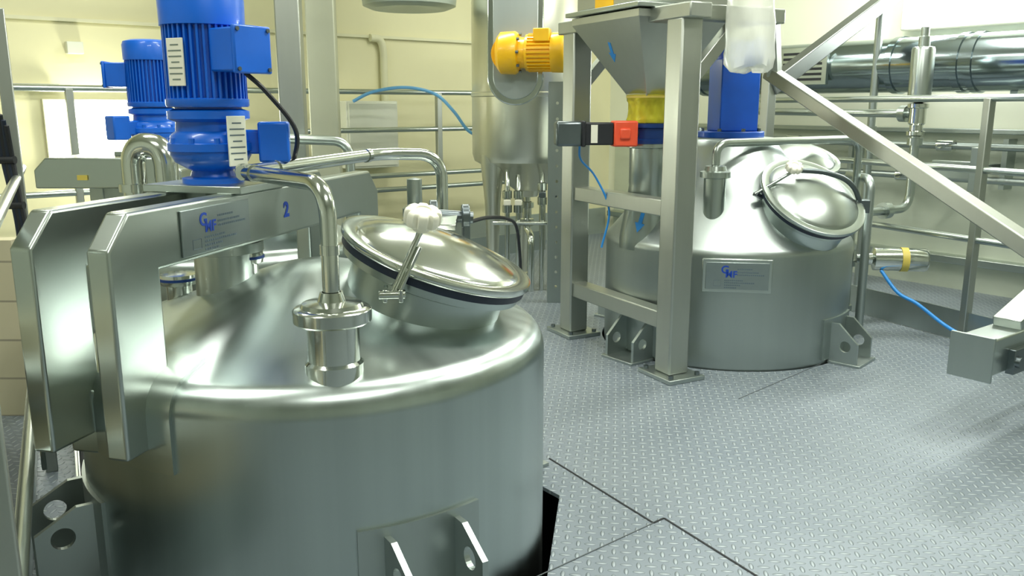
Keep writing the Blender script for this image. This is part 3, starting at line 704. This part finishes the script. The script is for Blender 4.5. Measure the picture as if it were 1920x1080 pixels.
for dx, zt2 in ((-.13, .79), (-.06, .74), (.09, .76), (.16, .79)):
    p = vc+V((dx, -.27, 0)); MB().tube([p+V((0, .06, zt2)), p+V((0, 0, zt2-.12)), p], .016).build('drain_pipe', POL, ve)
    dz_ = .05*(dx > 0); MB().lathe([(.016, .50+dz_), (.03, .505+dz_), (.03, .55+dz_), (.022, .555+dz_), (.022, .59+dz_), (.03, .595+dz_), (.03, .64+dz_), (.016, .645+dz_)], p).build('valve_fitting', POL, ve)
    MB().box(p+V((0, -.035, .57+dz_)), (.045, .025, .035)).build('valve_handle', WHT if dx < 0 else DARKS, ve, bevel=.005)
MB().tube([vc+V((-.22, -.30, .44)), vc+V((.24, -.30, .44))], .013).build('cross_pipe', POL, ve)
ym = thing('gear_motor', 'yellow horizontal gear motor on a grey bracket in front of the tall vessel', 'motor', (.1, 5.0, 1.35))
yz = 1.455; y0 = V((-.02, 4.98, yz)); yd = V((.98, -.2, 0)).normalized()
MB().lathe([(0, -.06), (.09, -.06), (.115, -.04), (.118, .04), (.105, .06), (.085, .065), (.085, .1), (.1, .105), (.1, .12), (0, .12)], y0, tuple(yd), 36).build('gearbox', YEL, ym)
yf = MB(); R = frame(yd); pts = []
for i in range(28):
    for da, r_ in ((0, .105), (.35, .105), (.45, .094), (.9, .094)):
        a = 2*PI*(i+da)/28; pts.append(y0+yd*.118+R@V((r_*math.cos(a), r_*math.sin(a), 0)))
yf.prism(pts, yd*.14).build('motor_body', YEL, ym, smooth=20)
MB().lathe([(.09, .25), (.108, .25), (.11, .31), (.1, .325), (0, .328)], y0, tuple(yd), 36).build('fan_cowl', YEL, ym)
MB().box(y0+yd*.19+V((0, -.06, .09)), (.09, .08, .07), -.2).build('terminal_box', YEL, ym, bevel=.005)
for i in range(8):
    a = 2*PI*i/8; o_ = R@V((math.cos(a), math.sin(a), 0)); MB().cyl(y0+yd*.06+o_*.1, y0+yd*.075+o_*.1, .009, n=6).build('flange_bolt', DARKS, ym)
bracket = lambda g, y: [V((.02+(.15+g)*math.cos(a), y, 1.33+(.15+g)*math.sin(a))) for a in [PI+PI*i/20 for i in range(21)]]+[V((.17+g, y, 1.78)), V((-.13-g, y, 1.78))]
MB().prism(bracket(0, 5.10), (0, .205, 0)).build('mounting_bracket', VESS, ym, bevel=.004)
MB().prism(bracket(.014, 5.09), (0, .025, 0)).build('bracket_rim', POL, ym, bevel=.008)
MB().prism(bracket(-.02, 5.082), (0, .012, 0)).build('bracket_panel', MATS, ym, bevel=.004)
MB().cyl(y0+V((0, .04, 0)), y0+V((0, .18, 0)), .10).build('shaft_flange', YEL, ym)

pp = thing('perforated_post', 'slim upright steel channel with a row of holes left of the frame', 'post', (.27, 5.1, 0))
pc_ = V((.262, 5.03, 0))
out = [pc_+V((-.05, 0, 0)), pc_+V((.05, 0, 0)), pc_+V((.05, 0, 1.3)), pc_+V((-.05, 0, 1.3))]
MB().holed([out]+[[pc_+V((.009*math.cos(2*PI*i/10), 0, .1+.09*k+.009*math.sin(2*PI*i/10))) for i in range(10)] for k in range(13)]).build('channel_face', MATS, pp, solid=.005)
for s_ in (-1, 1): MB().box(pc_+V((s_*.048, .03, .65)), (.005, .06, 1.3)).build('channel_side', MATS, pp)

# ------------------------------------------------------------------ left background
q = at(555, 300, 4.75); sc_ = thing('support_column', 'grey-green square steel column rising behind the nearest blue motor', 'column', (q.x, q.y, 0))
MB().box((q.x, q.y, 1.55), (.13, .13, 3.1), .1).build('shaft', FRAMES, sc_, bevel=.008); MB().box((q.x, q.y, .01), (.24, .24, .02), .1).build('base_plate', FRAMES, sc_)
q = at(606, 130, 5.35); sc_ = thing('support_column', 'paler painted square column just right of the grey-green steel one', 'column', (q.x, q.y, 0))
MB().box((q.x, q.y, 1.55), (.17, .15, 3.1), .1).build('shaft', GCOL, sc_, bevel=.008); MB().box((q.x, q.y, .06), (.21, .19, .12), .1).build('base_plate', GCOL, sc_)
bl = thing('guard_railing', 'steel guard railing in front of the cream back wall', 'railing', (-2, 5.3, 0))
Q0 = V((.25, 7.0, 0)); Qt = lambda t_, z: Q0-U*t_+V((0, 0, z))
for t_ in (0, 1.0, 2.2, 3.45, 4.6): MB().box(Qt(t_, .63), (.04, .04, 1.26), ua).build('post', FRAMES, bl, bevel=.004)
for z_, t0, t1 in ((1.26, -.02, 4.62), (1.0, .6, 2.2), (.68, -.02, 4.62), (.58, -.02, 2.2)): MB().tube([Qt(t0, z_), Qt(t1, z_)], .018).build('rail', STEEL, bl)
MB().bar(Qt(-.02, .08), Qt(4.62, .08), .008, .16).build('toe_board', MATS, bl)
ln = thing('guard_railing', 'steel railing with tall post at the far left edge of the photo', 'railing', (-1.5, 2.6, 0))
n0 = V((-1.5, 2.6, 0)); nd = V((.465, -.885, 0)).normalized(); nn = V((-.885, -.465, 0))
for t_, h_ in ((0, 1.44), (1.75, 1.2)): MB().box(n0+nd*t_+V((0, 0, h_/2)), (.036, .036, h_), .5).build('post', FRAMES, ln, bevel=.003)
for z_ in (.95, .44): MB().tube([n0-nd*.48+V((0, 0, z_)), n0+nd*1.75+V((0, 0, z_))], .013).build('rail', STEEL, ln)
for i in range(6):
    p = n0+nd*(-.4+i*.17); MB().cyl(p+V((0, 0, .18)), p+V((0, 0, .44)), .007, n=8).build('baluster', STEEL, ln)
MB().bar(n0+nn*.05-nd*.48+V((0, 0, .11)), n0+nn*.05+nd*1.75+V((0, 0, .11)), .015, .20).build('toe_board', STEEL, ln)
struct('trim_5', MB().bar(n0+nn*.24-nd*.35+V((0, 0, .34)), n0+nn*.24+nd*1.7+V((0, 0, .34)), .08, .68), TILE)
struct('trim_6', MB().box((-2.33, 3.14, .34), (.98, .08, .68)), TILE)
pb_ = thing('pipe_bundle', 'three parallel pipes, one dark, clipped along the cream tiled parapet at far left', 'pipe', n0+nn*.15+V((0, 0, .4)))
for z_, r_, m_ in ((.58, .022, STEEL), (.50, .018, DARKS), (.36, .026, CABW)):
    MB().tube([n0+nn*.16-nd*.33+V((0, 0, z_)), n0+nn*.16+nd*1.6+V((0, 0, z_))], r_, n=16).build('pipe_run', m_, pb_)
for t_ in (-.1, .4, .9, 1.4): MB().box(n0+nn*.185+nd*t_+V((0, 0, .47)), (.03, .03, .32), math.atan2(nd.y, nd.x)).build('pipe_clip', MATS, pb_)
cbx = thing('cable_channel', 'long open steel channel with dark conduits lying on the floor left of the nearest tank', 'channel', (-1.55, 3.1, 0))
ch0, ch1 = n0-nn*.14-nd*.60, n0-nn*.14+nd*.33
MB().bar(ch0+V((0, 0, .03)), ch1+V((0, 0, .03)), .13, .012).bar(ch0+nn*.065+V((0, 0, .06)), ch1+nn*.065+V((0, 0, .06)), .006, .07).bar(ch0-nn*.065+V((0, 0, .06)), ch1-nn*.065+V((0, 0, .06)), .006, .07).build('channel', STEEL, cbx)
for i in range(4): MB().tube([ch0+nn*(-.045+i*.03)+V((0, 0, .049)), ch1+nn*(-.045+i*.03)+V((0, 0, .049))], .012, n=8).build('conduit', BLK if i % 2 else DARKS, cbx)
MB().bar(ch0+V((0, 0, .012)), ch1+V((0, 0, .012)), .09, .024).build('base_rail', MATS, cbx)
cb = thing('cable_bundle', 'bundle of black cables tied to the railing post at far left', 'cable', (-1.5, 2.55, .8))
for i in range(4): MB().curve([at(-6+i*6, 205+i*10, 2.5), at(4+i*6, 290, 2.53), at(20+i*5, 360, 2.53), at(34+i*5, 430, 2.53), at(43+i*5, 520, 2.55), at(49+i*5, 640, 2.56)], .007).build('cable', BLK if i % 2 else NAVY, cb)
for y_ in (300, 385): MB().cyl(at(6+(y_-300)*.2, y_, 2.53)-V((.03, 0, 0)), at(6+(y_-300)*.2, y_, 2.53)+V((.035, 0, 0)), .012, n=10).build('cable_tie', BLK, cb)
ub0, ub1 = at(252, 330, 3.3), at(313, 330, 3.28)
ub = thing('bend_pipe', 'fat polished upside-down U pipe on the back left tank', 'pipe', (ub0.x, ub0.y, .66))
MB().tube([(ub0.x, ub0.y, .62), (ub0.x, ub0.y, 1.02), (ub1.x, ub1.y, 1.02), (ub1.x, ub1.y, .62)], .045, .075, 22).build('bend', POL, ub)
for u_ in (ub0, ub1): MB().cyl((u_.x, u_.y, .84), (u_.x, u_.y, .87), .06).build('clamp_ring', POL, ub)
k0 = at(500, 300, 4.55); k5 = at(655, 265, 4.6)
tag(MB().tube([(k0.x, k0.y, 0), (k0.x, k0.y, 1.0), k5, (k5.x, k5.y, 0)], .026, .08, 16).build('bent_pipe', STEEL), 'steel pipe bending down just right of the grey-green column', 'pipe')
cbp = onback(680, .96)
cab = thing('wall_cabinet', 'flat white cabinet on the cream back wall behind the railing', 'cabinet', cbp)
MB().box(cbp+N*.08, (.42, .16, .48), ua).build('body', CABW, cab, bevel=.006)
MB().box(cbp+N*.165, (.39, .012, .45), ua).build('door', CABW, cab, bevel=.004)
p0 = onback(690, 1.65)+N*.03; p1 = onback(715, 1.65)+N*.03
tag(MB().tube([p0+V((0, 0, 0)), p1, V((p1.x, p1.y, 1.2))], .028, .12).build('wall_conduit', WCOL), 'cream hook-shaped conduit on the back wall above the cabinet', 'conduit')
jb = onback(138, 1.5); tag(MB().box(jb+N*.03, (.09, .06, .07), ua).build('junction_box', CABW, bevel=.004), 'small cream junction box high on the back wall at left', 'box')
tl, tr = onback(-60, 1.27), onback(108, 1.27)
tag(MB().bar(tl+N*.04, tr+N*.04, .03, .04).build('cable_tray', FRAMES), 'narrow metal cable tray fixed along the back wall left of the window', 'tray')
hp0 = at(662, 190, 5.9)
tag(MB().curve([hp0, at(700, 172, 5.9), at(760, 164, 5.95), at(815, 176, 6.0), at(850, 208, 6.0), at(876, 243, 6.05), at(898, 256, 6.1)], .011, 8).build('air_hose', HOSEP), 'light blue hose arching over the back railing', 'hose')
vh = at(768, 18, 5.6)
vt = thing('exhaust_hood', 'round grey ventilation hood hanging from the ceiling at top centre', 'hood', (vh.x, vh.y, vh.z))
MB().lathe([(0, vh.z+.03), (.24, vh.z), (.29, vh.z+.02), (.3, vh.z+.1), (.3, 3.1)], (vh.x, vh.y, 0), n=48).build('duct', GREY, vt)
MB().lathe([(.3, vh.z+.2), (.31, vh.z+.2), (.31, vh.z+.24), (.3, vh.z+.24)], (vh.x, vh.y, 0), n=48).build('joint_ring', MATS, vt)
tag(MB().curve([at(880, 416, 3.6), at(915, 408, 4.0), at(950, 410, 4.4), at(968, 425, 4.7), at(975, 480, 4.9), fp(978, 545)], .009).build('hose', BLK), 'black hose curving behind the lid of the nearest tank', 'hose')

# ------------------------------------------------------------------ lights, world, camera
def area(loc, size, e_, col, rz=ua):
    L = bpy.data.lights.new('ceiling_light', 'AREA'); L.shape = 'RECTANGLE'; L.size, L.size_y = size; L.energy = e_; L.color = col
    o = bpy.data.objects.new('ceiling_light', L); COL.objects.link(o); o.location = loc; o.rotation_euler = (0, 0, rz)
def bloom(loc, e_, col, r=.06):  # added point light, imitates bloom by a glow falling off across the wall
    L = bpy.data.lights.new('bloom_light', 'POINT'); L.energy = e_; L.color = col; L.shadow_soft_size = r
    o = bpy.data.objects.new('bloom_light', L); COL.objects.link(o); o.location = loc
for (x, y, e_) in ((-1.8, 3.5, 38), (-.1, 5.2, 40), (1.9, 4.9, 54), (-1.6, 1.2, 38), (.9, 2.6, 62), (.6, .2, 36), (2.6, 2.6, 46)):
    area((x, y, 3.02), (1.3, .28), e_, (.99, 1.0, .91))
bloom(wp+N*.16+V((0, 0, .02)), 15, (1, 1, .80))  # added in front of the window pane, no lamp there
for s_ in (-.35, .3): bloom(wc-U*.2+N*s_, 12, (.98, 1, .95))  # added pair in front of the wall lamp for its bloom
w = bpy.data.worlds.new('world'); S.world = w; w.use_nodes = True
w.node_tree.nodes['Background'].inputs[0].default_value = (.5, .55, .55, 1); w.node_tree.nodes['Background'].inputs[1].default_value = .2
S.view_settings.view_transform = 'Standard'
cam = bpy.data.cameras.new('camera'); cam.lens = 30.0; cam.sensor_width = 36.0; cam.clip_start = .02
co = bpy.data.objects.new('camera', cam); COL.objects.link(co); co.location = (0, 0, H); co.rotation_euler = (PI/2-TH, 0, 0)
S.camera = co
